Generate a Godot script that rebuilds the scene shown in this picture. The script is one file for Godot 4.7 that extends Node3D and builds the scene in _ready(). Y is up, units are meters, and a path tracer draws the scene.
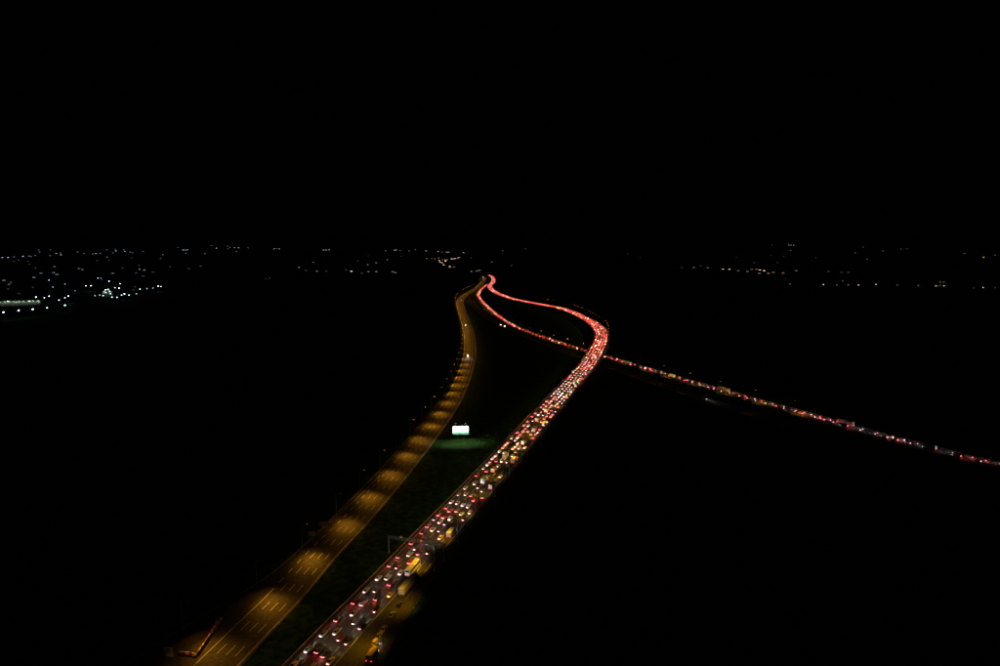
extends Node3D
# Night motorway interchange seen from the air. Units are metres, y is up, the camera stands over the origin.

const FOCAL := 667.0
const HORIZON := 240.0
const EYE := 150.0
const RAMP_Z := 4000.0
const RAMP := 0.02
var rng := RandomNumberGenerator.new()
var taken := {}
var mats := {}
var meshes := {}
var protos := {}
var pitch := 0.0

# ---------------------------------------------------------------- small helpers
func lin(r, g, b) -> Color:
	return Color(r, g, b).linear_to_srgb()

func numbered(called: String) -> String:
	if not taken.has(called):
		taken[called] = 0
		return called
	taken[called] += 1
	return "%s_%03d" % [called, taken[called]]

func tag(o, label, category, group = ""):
	o.set_meta("label", label)
	o.set_meta("category", category)
	if group != "":
		o.set_meta("group", group)
	return o

func thing(called, label, category, at := Vector3.ZERO, group = "") -> Node3D:
	var o := Node3D.new()
	o.name = numbered(called)
	add_child(o)
	o.position = at
	tag(o, label, category, group)
	return o

func part(called, mesh: Mesh, mat: Material, parent, at := Vector3.ZERO) -> MeshInstance3D:
	var o := MeshInstance3D.new()
	o.name = called if parent != self else numbered(called)
	o.mesh = mesh
	o.material_override = mat
	o.position = at
	parent.add_child(o, true)
	return o

func structure(called, mesh, mat) -> MeshInstance3D:
	var o := part(called, mesh, mat, self)
	o.set_meta("kind", "structure")
	return o

func paint(key, c: Color, rough := 0.6, metal := 0.0, coat := 0.0) -> StandardMaterial3D:
	if mats.has(key):
		return mats[key]
	var m := StandardMaterial3D.new()
	m.albedo_color = c
	m.roughness = rough
	m.metallic = metal
	if coat > 0.0:
		m.clearcoat_enabled = true
		m.clearcoat = coat
		m.clearcoat_roughness = 0.08
	mats[key] = m
	return m

func glow(key, c: Color, energy: float) -> StandardMaterial3D:
	if mats.has(key):
		return mats[key]
	var m := StandardMaterial3D.new()
	m.albedo_color = Color(0.2, 0.2, 0.2)
	m.emission_enabled = true
	m.emission = c
	m.emission_energy_multiplier = energy
	mats[key] = m
	return m

func mottled(key, a: Color, b: Color, tile: float, rough: float, freq := 0.02, seed := 1) -> StandardMaterial3D:
	var n := FastNoiseLite.new()
	n.seed = seed
	n.noise_type = FastNoiseLite.TYPE_SIMPLEX_SMOOTH
	n.frequency = freq
	n.fractal_octaves = 5
	n.fractal_gain = 0.6
	var g := Gradient.new()
	g.set_color(0, a)
	g.set_color(1, b)
	g.set_offset(0, 0.25)
	g.set_offset(1, 0.75)
	var t := NoiseTexture2D.new()
	t.width = 512
	t.height = 512
	t.seamless = true
	t.noise = n
	t.color_ramp = g
	var m := StandardMaterial3D.new()
	m.albedo_texture = t
	m.roughness = rough
	m.metallic_specular = 0.12 if rough > 0.9 else 0.3
	m.uv1_triplanar = true
	m.uv1_world_triplanar = true
	m.uv1_scale = Vector3.ONE / tile
	mats[key] = m
	return m

# triangles -> mesh with flat outward normals (front faces clockwise)
func mesh_of(list: Array) -> ArrayMesh:
	var am := ArrayMesh.new()
	for t in list:
		var v: PackedVector3Array = t
		var n := PackedVector3Array()
		n.resize(v.size())
		for i in range(0, v.size(), 3):
			var q: Vector3 = (v[i + 2] - v[i]).cross(v[i + 1] - v[i]).normalized()
			n[i] = q
			n[i + 1] = q
			n[i + 2] = q
		var arr := []
		arr.resize(Mesh.ARRAY_MAX)
		arr[Mesh.ARRAY_VERTEX] = v
		arr[Mesh.ARRAY_NORMAL] = n
		am.add_surface_from_arrays(Mesh.PRIMITIVE_TRIANGLES, arr)
	return am

func solid(v: PackedVector3Array) -> PackedVector3Array:
	var vol := 0.0
	var c := Vector3.ZERO
	for p in v:
		c += p
	c /= v.size()
	for i in range(0, v.size(), 3):
		vol += (v[i] - c).dot((v[i + 1] - c).cross(v[i + 2] - c))
	if vol > 0.0:
		for i in range(0, v.size(), 3):
			var k := v[i + 1]
			v[i + 1] = v[i + 2]
			v[i + 2] = k
	return v

# rings of the same number of points, capped at both ends
func loft(rings: Array) -> PackedVector3Array:
	var v := PackedVector3Array()
	for i in rings.size() - 1:
		var a = rings[i]
		var b = rings[i + 1]
		var n: int = a.size()
		for k in n:
			var l := (k + 1) % n
			v.append_array([a[k], b[k], b[l], a[k], b[l], a[l]])
	var first = rings[0]
	var last = rings[rings.size() - 1]
	for k in range(1, first.size() - 1):
		v.append_array([first[0], first[k], first[k + 1], last[0], last[k + 1], last[k]])
	return solid(v)

func box(c: Vector3, s: Vector3, taper := 1.0) -> PackedVector3Array:
	var h := s * 0.5
	var rings := []
	for y in [-1, 1]:
		var f: float = 1.0 if y < 0 else taper
		rings.append([c + Vector3(-h.x * f, y * h.y, -h.z * f), c + Vector3(h.x * f, y * h.y, -h.z * f), c + Vector3(h.x * f, y * h.y, h.z * f), c + Vector3(-h.x * f, y * h.y, h.z * f)])
	return loft(rings)

# a box with its upper edges chamfered
func soft_box(c: Vector3, s: Vector3, e: float) -> PackedVector3Array:
	var h := s * 0.5
	var rings := []
	for z in [-1.0, 1.0]:
		for f in ([[e, 1.0], [0.0, 1.0]] if z < 0 else [[0.0, 1.0], [e, 1.0]]):
			var i: float = f[0]
			var zz: float = z * h.z - z * (e if i == 0.0 else 0.0)
			rings.append([c + Vector3(-h.x + i, -h.y + i, zz), c + Vector3(-h.x + i, h.y - e - i, zz), c + Vector3(-h.x + e + i, h.y - i, zz), c + Vector3(h.x - e - i, h.y - i, zz), c + Vector3(h.x - i, h.y - e - i, zz), c + Vector3(h.x - i, -h.y + i, zz)])
	return loft(rings)

func tube(a: Vector3, b: Vector3, ra: float, rb: float, n := 8) -> PackedVector3Array:
	var d := (b - a).normalized()
	var u := d.cross(Vector3.UP if absf(d.y) < 0.9 else Vector3.RIGHT).normalized()
	var w := d.cross(u)
	var r0 := []
	var r1 := []
	for k in n:
		var an := TAU * k / n
		var q := u * cos(an) + w * sin(an)
		r0.append(a + q * ra)
		r1.append(b + q * rb)
	return loft([r0, r1])

func one(v: PackedVector3Array) -> ArrayMesh:
	return mesh_of([v])

func joined(parts: Array) -> ArrayMesh:
	var v := PackedVector3Array()
	for p in parts:
		v.append_array(p)
	return mesh_of([v])

# ---------------------------------------------------------------- from the photograph's directions to places on the ground
func land(z: float) -> float:
	return maxf(0.0, (-z - RAMP_Z) * RAMP)

func gp(px: float, py: float, h := 0.0) -> Vector3:
	var a := px - 500.0
	var b := py - 333.0
	var d := Vector3(a, -b * cos(pitch) - FOCAL * sin(pitch), -(FOCAL * cos(pitch) - b * sin(pitch)))
	var t := (EYE - h) / -d.y
	if d.y >= 0.0 or d.z * t < -RAMP_Z:
		t = (EYE + RAMP_Z * RAMP) / (-d.y - RAMP * d.z)
	var q := d * t
	return Vector3(q.x, EYE + q.y, q.z)

# ---------------------------------------------------------------- roads as smooth paths
class Path:
	var p := PackedVector3Array()
	var s := PackedFloat32Array()
	var length := 0.0
	func _init(pts: Array, step := 6.0):
		var n := pts.size()
		for i in n - 1:
			var p0: Vector3 = pts[maxi(i - 1, 0)]
			var p1: Vector3 = pts[i]
			var p2: Vector3 = pts[i + 1]
			var p3: Vector3 = pts[mini(i + 2, n - 1)]
			var l := p1.distance_to(p2)
			# tangents scaled by chord lengths: no overshoot where the points are uneven
			var m1 := (p2 - p0) / maxf(p0.distance_to(p1) + l, 0.01) * l
			var m2 := (p3 - p1) / maxf(p2.distance_to(p3) + l, 0.01) * l
			var k := maxi(1, int(l / step))
			for j in k:
				var t := float(j) / k
				var t2 := t * t
				var t3 := t2 * t
				p.append(p1 * (2 * t3 - 3 * t2 + 1) + m1 * (t3 - 2 * t2 + t) + p2 * (-2 * t3 + 3 * t2) + m2 * (t3 - t2))
		p.append(pts[n - 1])
		s.append(0.0)
		for i in range(1, p.size()):
			length += p[i].distance_to(p[i - 1])
			s.append(length)
	func dir_i(i: int) -> Vector3:
		return (p[mini(i + 1, p.size() - 1)] - p[maxi(i - 1, 0)]).normalized()
	func index(d: float) -> int:
		return clampi(s.bsearch(d) - 1, 0, p.size() - 2)
	func frame(d: float, off: float) -> Transform3D:
		var i := index(d)
		var t := clampf((d - s[i]) / maxf(s[i + 1] - s[i], 0.001), 0.0, 1.0)
		var f := dir_i(i).lerp(dir_i(i + 1), t).normalized()
		var r := f.cross(Vector3.UP).normalized()
		return Transform3D(Basis(r, r.cross(f), -f), p[i].lerp(p[i + 1], t) + r * off)
	func nearest(q: Vector3) -> Vector2:
		var best := 0
		var bd := 1e18
		for i in p.size():
			var d := Vector2(q.x - p[i].x, q.z - p[i].z).length_squared()
			if d < bd:
				bd = d
				best = i
		var f := dir_i(best)
		var r := f.cross(Vector3.UP).normalized()
		var w := q - p[best]
		return Vector2(s[best] + w.dot(f), w.dot(r))

# a flat sheet along a path between two offsets to the side
func strip(pa: Path, o0: float, o1: float, dy: float, d0 := 0.0, d1 := 1e9) -> PackedVector3Array:
	var v := PackedVector3Array()
	var i0 := pa.index(maxf(d0, 0.0))
	var i1 := mini(pa.index(minf(d1, pa.length)) + 1, pa.p.size() - 1)
	for i in range(i0, i1):
		var q := []
		for k in [i, i + 1]:
			var r := pa.dir_i(k).cross(Vector3.UP).normalized()
			q.append(pa.p[k] + r * o0 + Vector3.UP * dy)
			q.append(pa.p[k] + r * o1 + Vector3.UP * dy)
		v.append_array([q[0], q[2], q[3], q[0], q[3], q[1]])
	return v

# a closed cross-section (offset, height) swept along a path; a point marked by a third entry 1 stands on the ground
func sweep(pa: Path, section: Array, d0 := 0.0, d1 := 1e9, every := 1) -> PackedVector3Array:
	var rings := []
	var i0 := pa.index(maxf(d0, 0.0))
	var i1 := mini(pa.index(minf(d1, pa.length)) + 1, pa.p.size() - 1)
	for i in range(i0, i1 + 1):
		if (i - i0) % every != 0 and i != i1:
			continue
		var r := pa.dir_i(i).cross(Vector3.UP).normalized()
		var ring := []
		for c in section:
			if c.size() > 2:
				var hgt: float = pa.p[i].y
				var q: Vector3 = pa.p[i] + r * (c[0] + signf(c[0] - 10.0) * hgt * 1.5)
				ring.append(Vector3(q.x, land(q.z) - 0.3, q.z))
			else:
				ring.append(pa.p[i] + r * c[0] + Vector3.UP * c[1])
		rings.append(ring)
	return loft(rings)

# ---------------------------------------------------------------- vehicles
func section(z, y0, ym, y1, w0, w1) -> Array:
	return [Vector3(-w0 * 0.93, y0, z), Vector3(-w0, ym, z), Vector3(-w1, y1, z), Vector3(w1, y1, z), Vector3(w0, ym, z), Vector3(w0 * 0.93, y0, z)]

# kind -> length, half width, height, cowl z, roof from, roof to, tail top z
const SHAPES := {
	"hatchback": [4.1, 0.87, 1.50, -0.95, -0.25, 1.45, 1.95],
	"sedan": [4.6, 0.89, 1.45, -0.95, -0.25, 0.85, 1.60],
	"sport_utility": [4.6, 0.92, 1.72, -1.05, -0.45, 1.75, 2.20],
	"van": [5.3, 0.98, 2.15, -1.85, -1.25, 2.35, 2.58],
}

func car_meshes(kind: String) -> Dictionary:
	if meshes.has(kind):
		return meshes[kind]
	var q = SHAPES[kind]
	var L: float = q[0] * 0.5
	var w: float = q[1]
	var h: float = q[2]
	var belt := 0.92 if kind != "van" else 1.15
	if kind == "sport_utility":
		belt = 1.04
	var body := loft([
		section(-L, 0.32, 0.45, 0.60, w * 0.80, w * 0.76), section(-L + 0.18, 0.22, 0.50, belt - 0.20, w * 0.93, w * 0.86),
		section(q[3], 0.20, 0.55, belt - 0.02, w, w * 0.93), section(q[5] if kind != "sedan" else 0.95, 0.20, 0.55, belt + 0.02, w, w * 0.93),
		section(L - 0.14, 0.24, 0.55, belt + 0.02, w * 0.97, w * 0.90), section(L, 0.34, 0.55, belt - 0.06, w * 0.92, w * 0.86)])
	var glass := loft([
		section(q[3] - 0.05, belt - 0.06, belt - 0.04, belt - 0.02, w * 0.84, w * 0.80), section(q[4], belt - 0.06, belt, h - 0.06, w * 0.86, w * 0.66),
		section(q[5], belt - 0.06, belt, h - 0.06, w * 0.86, w * 0.66), section(q[6], belt - 0.06, belt - 0.02, belt + (0.03 if kind == "sedan" else 0.25), w * 0.84, w * 0.74)])
	var zr: float = (q[4] + q[5]) * 0.5
	var roof := soft_box(Vector3(0, h - 0.035, zr), Vector3(w * 1.36, 0.07, q[5] - q[4] + 0.12), 0.03)
	for sx in [-1.0, 1.0]:
		for zp in [[q[4], q[3] - 0.02], [q[5], q[6]]]:
			roof.append_array(tube(Vector3(sx * w * 0.66, h - 0.05, zp[0]), Vector3(sx * w * 0.83, belt, zp[1]), 0.05, 0.06, 5))
		roof.append_array(tube(Vector3(sx * w * 0.67, h - 0.05, 0.3), Vector3(sx * w * 0.87, belt, 0.3), 0.05, 0.05, 5))
	var r := {"body": one(body), "glass": one(glass), "roof": one(roof), "L": L, "w": w, "belt": belt}
	r.wheel = joined([tube(Vector3(-0.11, 0, 0), Vector3(0.11, 0, 0), 0.32, 0.32, 12)])
	r.rim = joined([tube(Vector3(-0.115, 0, 0), Vector3(0.115, 0, 0), 0.2, 0.2, 8)])
	r.head = one(box(Vector3.ZERO, Vector3(0.36, 0.13, 0.03)))
	r.tail = one(box(Vector3.ZERO, Vector3(0.34, 0.20, 0.08)))
	r.mirror = one(soft_box(Vector3.ZERO, Vector3(0.22, 0.14, 0.12), 0.03))
	r.plate = one(box(Vector3.ZERO, Vector3(0.5, 0.12, 0.02)))
	r.rear_glow_strip = one(box(Vector3.ZERO, Vector3(0.62, 0.13, 0.05)))
	meshes[kind] = r
	return r

func paint_of(colour: String) -> StandardMaterial3D:
	match colour:
		"white": return paint("car_white", lin(0.72, 0.72, 0.70), 0.35, 0.0, 0.8)
		"silver": return paint("car_silver", lin(0.48, 0.49, 0.50), 0.35, 0.3, 0.8)
		"grey": return paint("car_grey", lin(0.16, 0.165, 0.17), 0.35, 0.2, 0.8)
		"black": return paint("car_black", lin(0.018, 0.018, 0.02), 0.3, 0.0, 0.9)
		"red": return paint("car_red", lin(0.30, 0.016, 0.014), 0.35, 0.0, 0.9)
		"blue": return paint("car_blue", lin(0.03, 0.06, 0.20), 0.35, 0.1, 0.9)
		"yellow": return paint("car_yellow", lin(0.72, 0.46, 0.03), 0.4, 0.0, 0.7)
		"cream": return paint("car_cream", lin(0.62, 0.56, 0.42), 0.4, 0.0, 0.5)
	return paint("car_white", lin(0.72, 0.72, 0.70), 0.35, 0.0, 0.8)

func head_beam(parent, at: Vector3, e: float, c: Color, down := 4.0):
	var l := SpotLight3D.new()
	l.name = "headlight_beam"
	l.light_color = c
	l.light_energy = e
	l.spot_angle = 30.0
	l.spot_angle_attenuation = 1.0
	l.spot_range = 60.0
	l.spot_attenuation = 2.0
	l.light_size = 0.08
	l.shadow_enabled = true
	l.position = at
	l.rotation_degrees = Vector3(-down, 0, 0)
	parent.add_child(l, true)

func tail_glow(parent, at: Vector3, e: float):
	var l := SpotLight3D.new()
	l.name = "tail_light_glow"
	l.light_color = lin(1.0, 0.02, 0.03)
	l.light_energy = e
	l.spot_angle = 75.0
	l.spot_angle_attenuation = 0.6
	l.spot_range = 15.0
	l.spot_attenuation = 2.0
	l.light_size = 0.08
	l.shadow_enabled = true
	l.position = at
	l.rotation_degrees = Vector3(-14, 180, 0)
	parent.add_child(l, true)

func tail_mat(brake: bool) -> StandardMaterial3D:
	return glow("brake", lin(1.0, 0.05, 0.055), 20.0) if brake else glow("tail", lin(1.0, 0.03, 0.03), 4.0)

func head_mat(tone: String) -> StandardMaterial3D:
	return glow("head_" + tone, {"white": lin(1.0, 0.93, 0.80), "cool": lin(0.70, 0.86, 1.0), "warm": lin(1.0, 0.78, 0.50)}[tone], 14.0)

func head_colour(tone: String) -> Color:
	return {"white": lin(1.0, 0.93, 0.82), "cool": lin(0.66, 0.85, 1.0), "warm": lin(1.0, 0.78, 0.52)}[tone]

func proto(kind: String, colour: String, brake: bool, tone: String, lit := true) -> Node3D:
	var key := "%s|%s|%s|%s|%s" % [kind, colour, brake, tone, lit]
	if protos.has(key):
		return protos[key]
	var o := Node3D.new()
	var dark := paint("glass", lin(0.012, 0.014, 0.016), 0.08)
	var rubber := paint("rubber", lin(0.02, 0.02, 0.02), 0.9)
	var metal := paint("rim", lin(0.35, 0.35, 0.36), 0.4, 0.6)
	var pm := paint_of(colour)
	var tm := tail_mat(brake) if lit else paint("tail_off", lin(0.18, 0.01, 0.01), 0.3)
	var hm := head_mat(tone) if lit else paint("head_off", lin(0.4, 0.4, 0.4), 0.2)
	var L := 0.0
	var tail_y := 0.8
	if SHAPES.has(kind):
		var m := car_meshes(kind)
		L = m.L
		var w: float = m.w
		tail_y = m.belt - 0.17
		part("body", m.body, pm, o)
		part("windows", m.glass, dark, o)
		part("roof", m.roof, pm, o)
		for sx in [-1.0, 1.0]:
			for z in [-L + 0.82, L - 0.80]:
				var wh := part("wheel", m.wheel, rubber, o, Vector3(sx * (w - 0.10), 0.32, z))
				part("rim", m.rim, metal, wh)
			part("headlight", m.head, hm, o, Vector3(sx * w * 0.56, 0.49, -L - 0.01))
			part("tail_light", m.tail, tm, o, Vector3(sx * w * 0.66, tail_y, L - 0.02))
			part("mirror", m.mirror, pm, o, Vector3(sx * (w + 0.08), m.belt + 0.06, SHAPES[kind][3] + 0.35))
		part("number_plate", m.plate, paint("plate", lin(0.7, 0.7, 0.68), 0.5), o, Vector3(0, 0.52, L + 0.015))
		if lit:
			part("rear_glow_strip", m.rear_glow_strip, glow("rear_glow_strip" + ("_brake" if brake else ""), lin(1.0, 0.88, 0.82), 1.8 if brake else 10.0), o, Vector3(0, 0.64, L + 0.02))  # oversized glowing strip added to whiten the car rears
			head_beam(o, Vector3(0, 0.52, -L - 0.08), 46.0 if tone != "cool" else 75.0, head_colour(tone), 2.5)
	else:
		L = big_vehicle(o, kind, pm, tm, hm, dark, rubber)
		tail_y = 0.9
		if lit:
			head_beam(o, Vector3(0, 0.9, -L - 0.15), 48.0, head_colour(tone), 5.0)
	if lit:
		tail_glow(o, Vector3(0, tail_y, L + 0.16), 8.5 if brake else 0.5)
	o.set_meta("half", L)
	protos[key] = o
	return o

func big_vehicle(o, kind, pm, tm, hm, dark, rubber) -> float:
	var grey := paint("chassis", lin(0.05, 0.05, 0.055), 0.6)
	var wheel := one(tube(Vector3(-0.16, 0, 0), Vector3(0.16, 0, 0), 0.48, 0.48, 14))
	var rim := one(tube(Vector3(-0.165, 0, 0), Vector3(0.165, 0, 0), 0.27, 0.27, 10))
	var metal := paint("rim", lin(0.35, 0.35, 0.36), 0.4, 0.6)
	var L := 5.0
	var axles := []
	if kind == "coach":
		L = 5.9
		part("body", one(soft_box(Vector3(0, 1.85, 0), Vector3(2.5, 3.0, 2 * L), 0.12)), pm, o)
		for sx in [-1.0, 1.0]:
			for k in 7:
				part("window", one(box(Vector3(sx * 1.252, 2.35, -4.5 + k * 1.5), Vector3(0.02, 0.95, 1.36))), dark, o)
		part("windscreen", one(box(Vector3(0, 2.3, -L - 0.005), Vector3(2.2, 1.3, 0.03))), dark, o)
		part("rear_window", one(box(Vector3(0, 2.6, L + 0.005), Vector3(1.9, 0.8, 0.03))), dark, o)
		part("roof_unit", one(soft_box(Vector3(0, 3.47, 0.8), Vector3(1.6, 0.25, 2.6), 0.08)), paint("unit", lin(0.5, 0.5, 0.5)), o)
		axles = [-3.6, 3.0]
	elif kind == "trailer_truck":
		L = 7.6
		part("cab", one(soft_box(Vector3(0, 2.0, -L + 1.2), Vector3(2.45, 2.9, 2.3), 0.2)), pm, o)
		part("windscreen", one(box(Vector3(0, 2.5, -L + 0.04), Vector3(2.1, 1.0, 0.03))), dark, o)
		part("trailer_box", one(soft_box(Vector3(0, 2.6, 1.35), Vector3(2.55, 2.8, 2 * L - 2.8), 0.06)), paint("trailer", lin(0.60, 0.58, 0.53), 0.55), o)
		part("chassis", one(box(Vector3(0, 0.95, 0.6), Vector3(1.1, 0.35, 2 * L - 1.6))), grey, o)
		for sx in [-1.0, 1.0]:
			part("rear_door", one(soft_box(Vector3(sx * 0.62, 2.6, L - 0.02), Vector3(1.18, 2.6, 0.05), 0.02)), paint("rear_door", lin(0.52, 0.52, 0.50), 0.5), o)
			for k in 4:
				part("lock_rod", one(tube(Vector3(sx * (0.22 + 0.27 * k), 1.35, L + 0.03), Vector3(sx * (0.22 + 0.27 * k), 3.85, L + 0.03), 0.03, 0.03, 5)), grey, o)
		axles = [-L + 1.3, -L + 4.2, L - 3.6, L - 2.3, L - 1.0]
	else:
		L = 4.4 if kind == "box_truck" else 3.3
		var tall := 3.5 if kind == "box_truck" else 2.9
		part("cab", one(soft_box(Vector3(0, 1.6, -L + 0.95), Vector3(2.2, 2.2, 1.85), 0.2)), pm, o)
		part("windscreen", one(box(Vector3(0, 2.0, -L + 0.02), Vector3(1.9, 0.8, 0.03))), dark, o)
		part("cargo_box", one(soft_box(Vector3(0, (tall + 1.0) * 0.5, 1.0), Vector3(2.45, tall - 1.0, 2 * L - 2.1), 0.06)), pm, o)
		part("chassis", one(box(Vector3(0, 0.8, 0.3), Vector3(1.0, 0.3, 2 * L - 0.9))), grey, o)
		for sx in [-1.0, 1.0]:
			part("rear_door", one(soft_box(Vector3(sx * 0.6, (tall + 1.0) * 0.5, L - 0.03), Vector3(1.14, tall - 1.25, 0.05), 0.02)), paint("rear_door", lin(0.52, 0.52, 0.50), 0.5), o)
			part("mirror", one(soft_box(Vector3(sx * 1.28, 2.0, -L + 0.25), Vector3(0.25, 0.5, 0.12), 0.03)), grey, o)
		axles = [-L + 0.95, L - 1.5]
	for z in axles:
		for sx in [-1.0, 1.0]:
			var w := part("wheel", wheel, rubber, o, Vector3(sx * 1.02, 0.48, z))
			part("rim", rim, metal, w)
	for sx in [-1.0, 1.0]:
		part("tail_light", one(box(Vector3.ZERO, Vector3(0.45, 0.18, 0.1))), tm, o, Vector3(sx * 0.95, 0.92, L + 0.03))
		part("headlight", one(box(Vector3.ZERO, Vector3(0.42, 0.2, 0.04))), hm, o, Vector3(sx * 0.85, 0.9, -L))
	part("bumper", one(box(Vector3(0, 0.62, L - 0.02), Vector3(2.2, 0.2, 0.12))), grey, o)
	return L

var cars := []

# every vehicle is noted first; the 300 that show largest become things, the rest one mass
func note(fr: Transform3D, kind, colour, brake, tone, where, group, lit := true):
	cars.append({"t": fr, "kind": kind, "colour": colour, "brake": brake, "tone": tone, "where": where, "group": group, "lit": lit, "d": fr.origin.distance_to(Vector3(0, EYE, 0))})

const CALLED := {"hatchback": ["hatchback_car", "hatchback", "car"], "sedan": ["sedan_car", "saloon car", "car"], "sport_utility": ["sport_utility_car", "sport utility car", "car"], "van": ["van", "van", "van"],
	"coach": ["coach", "coach", "bus"], "trailer_truck": ["trailer_truck", "trailer truck", "truck"], "box_truck": ["box_truck", "box truck", "truck"], "small_truck": ["small_truck", "small box truck", "truck"]}

func build_vehicles():
	cars.sort_custom(func(a, b): return a.d < b.d)
	var n := 0
	var rest := []
	var ranks := {}
	for c in cars:
		var big: bool = not SHAPES.has(c.kind)
		if n >= 300 and not (big and c.d < 1100.0):
			rest.append(c)
			continue
		if not big:
			n += 1
		var o: Node3D = proto(c.kind, c.colour, c.brake, c.tone, c.lit).duplicate()
		o.remove_meta("half")
		o.name = numbered(CALLED[c.kind][0])
		add_child(o)
		o.transform = c.t
		var look: String = "%s %s" % [c.colour, CALLED[c.kind][1]]
		if c.lit:
			look += " with bright brake lamps" if c.brake else " with dim tail lamps"
		var place: String = c.where
		if place.contains(" lane"):
			ranks[place] = ranks.get(place, 0) + 1
			look += ", " + ordinal(ranks[place])
		tag(o, look + " " + place, CALLED[c.kind][2], c.group)
	var far := thing("distant_traffic", "dense stream of cars with glowing red tail lamps on the far bends", "traffic")
	far.set_meta("kind", "stuff")
	for state in 3:
		var mine := []
		for i in rest.size():
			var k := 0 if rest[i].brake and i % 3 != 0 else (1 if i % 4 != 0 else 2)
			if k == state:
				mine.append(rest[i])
		var mm := MultiMesh.new()
		mm.transform_format = MultiMesh.TRANSFORM_3D
		mm.use_colors = true
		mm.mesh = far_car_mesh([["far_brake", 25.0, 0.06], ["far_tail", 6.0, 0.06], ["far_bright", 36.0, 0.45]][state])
		mm.instance_count = mine.size()
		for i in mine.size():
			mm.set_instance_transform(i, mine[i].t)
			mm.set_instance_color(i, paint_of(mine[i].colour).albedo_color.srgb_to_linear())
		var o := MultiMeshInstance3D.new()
		o.name = ["braking_cars", "rolling_cars", "white_hot_cars"][state]  # third set: tail lamps tinted pale to stand for overexposed hot spots
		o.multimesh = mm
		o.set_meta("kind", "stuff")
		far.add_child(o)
	print("vehicles %d, far %d" % [cars.size() - rest.size(), rest.size()])

func far_car_mesh(look: Array) -> ArrayMesh:
	var m := car_meshes("hatchback")
	var src := {"body": m.body, "windows": m.glass}
	var am := ArrayMesh.new()
	var body := PackedVector3Array(m.body.surface_get_arrays(0)[Mesh.ARRAY_VERTEX])
	body.append_array(PackedVector3Array(m.roof.surface_get_arrays(0)[Mesh.ARRAY_VERTEX]))
	var tails := PackedVector3Array()
	var heads := PackedVector3Array()
	for sx in [-1.0, 1.0]:
		tails.append_array(box(Vector3(sx * 0.57, 0.78, m.L), Vector3(0.42, 0.26, 0.1)))
		heads.append_array(box(Vector3(sx * 0.49, 0.49, -m.L - 0.01), Vector3(0.36, 0.13, 0.03)))
	am = mesh_of([body, PackedVector3Array(src.windows.surface_get_arrays(0)[Mesh.ARRAY_VERTEX]), tails, heads])
	var bm := StandardMaterial3D.new()
	bm.vertex_color_use_as_albedo = true
	bm.roughness = 0.35
	am.surface_set_material(0, bm)
	am.surface_set_material(1, paint("glass", lin(0.012, 0.014, 0.016), 0.08))
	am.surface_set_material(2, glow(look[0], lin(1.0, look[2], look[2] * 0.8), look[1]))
	am.surface_set_material(3, glow("far_head", lin(1.0, 0.93, 0.80), 90.0))
	return am

# ---------------------------------------------------------------- street furniture
func lamp_mesh() -> Dictionary:
	if meshes.has("lamp"):
		return meshes.lamp
	var r := {}
	r.pole = one(tube(Vector3.ZERO, Vector3(0, 12, 0), 0.16, 0.09, 8))
	r.base = one(box(Vector3(0, 0.2, 0), Vector3(0.6, 0.4, 0.6), 0.8))
	r.arm = joined([tube(Vector3(0, 11.8, 0), Vector3(1.3, 12.5, 0), 0.07, 0.06, 6), tube(Vector3(1.3, 12.5, 0), Vector3(2.8, 12.6, 0), 0.06, 0.05, 6)])
	r.head = one(soft_box(Vector3(3.2, 12.64, 0), Vector3(1.2, 0.18, 0.74), 0.05))
	r.lens = one(box(Vector3(3.2, 12.5, 0), Vector3(0.6, 0.1, 0.24)))
	meshes.lamp = r
	return r

# aim: where the beam's middle meets the road, seen from the foot (to the road, along it towards the traffic)
func street_lamp(at: Vector3, towards: Vector3, aim: Vector2, energy: float, cone: float, label: String, group: String):
	var m := lamp_mesh()
	var o := thing("street_lamp", label, "street lamp", at, group)
	var x := Vector3(towards.x, 0, towards.z).normalized()
	o.basis = Basis(x, Vector3.UP, x.cross(Vector3.UP))
	var steel := paint("pole_unlit_tone", lin(0.09, 0.09, 0.085), 0.6) if cone > 38.0 else paint("pole_lit_tone", lin(0.36, 0.35, 0.33), 0.6)  # lamplight put into the pole colour: darker on unlit rows, paler where poles show
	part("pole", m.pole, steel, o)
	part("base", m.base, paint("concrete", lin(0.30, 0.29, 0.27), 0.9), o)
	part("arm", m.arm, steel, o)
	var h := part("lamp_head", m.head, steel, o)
	part("lamp_lens", m.lens, glow("sodium", lin(1.0, 0.44, 0.08), 15.0), h)
	# the reflector: a narrow core in a wider beam, and near the camera the faint spill of the bowl
	var beams := [[1.0, cone]]
	if cone < 38.0:
		beams = [[0.26, 18.0], [0.28, 31.0], [0.045, 56.0]] if at.z > -620.0 else [[0.48, 34.0]]
	for q in beams:
		var l := SpotLight3D.new()
		l.name = "lamp_light"
		l.light_color = lin(1.0, 0.40, 0.024) if cone < 38.0 else lin(1.0, 0.48, 0.015)
		l.light_energy = energy * q[0]
		l.spot_angle = q[1]
		l.spot_angle_attenuation = 1.0
		l.spot_range = 60.0
		l.spot_attenuation = 2.0
		l.light_size = 0.15
		l.shadow_enabled = true
		l.position = Vector3(3.2, 12.42, 0)
		var d := (Vector3(aim.x, 0, aim.y) - l.position).normalized()
		l.basis = Basis.looking_at(d, Vector3.RIGHT if absf(d.y) > 0.9 else Vector3.UP)
		o.add_child(l, true)

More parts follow.
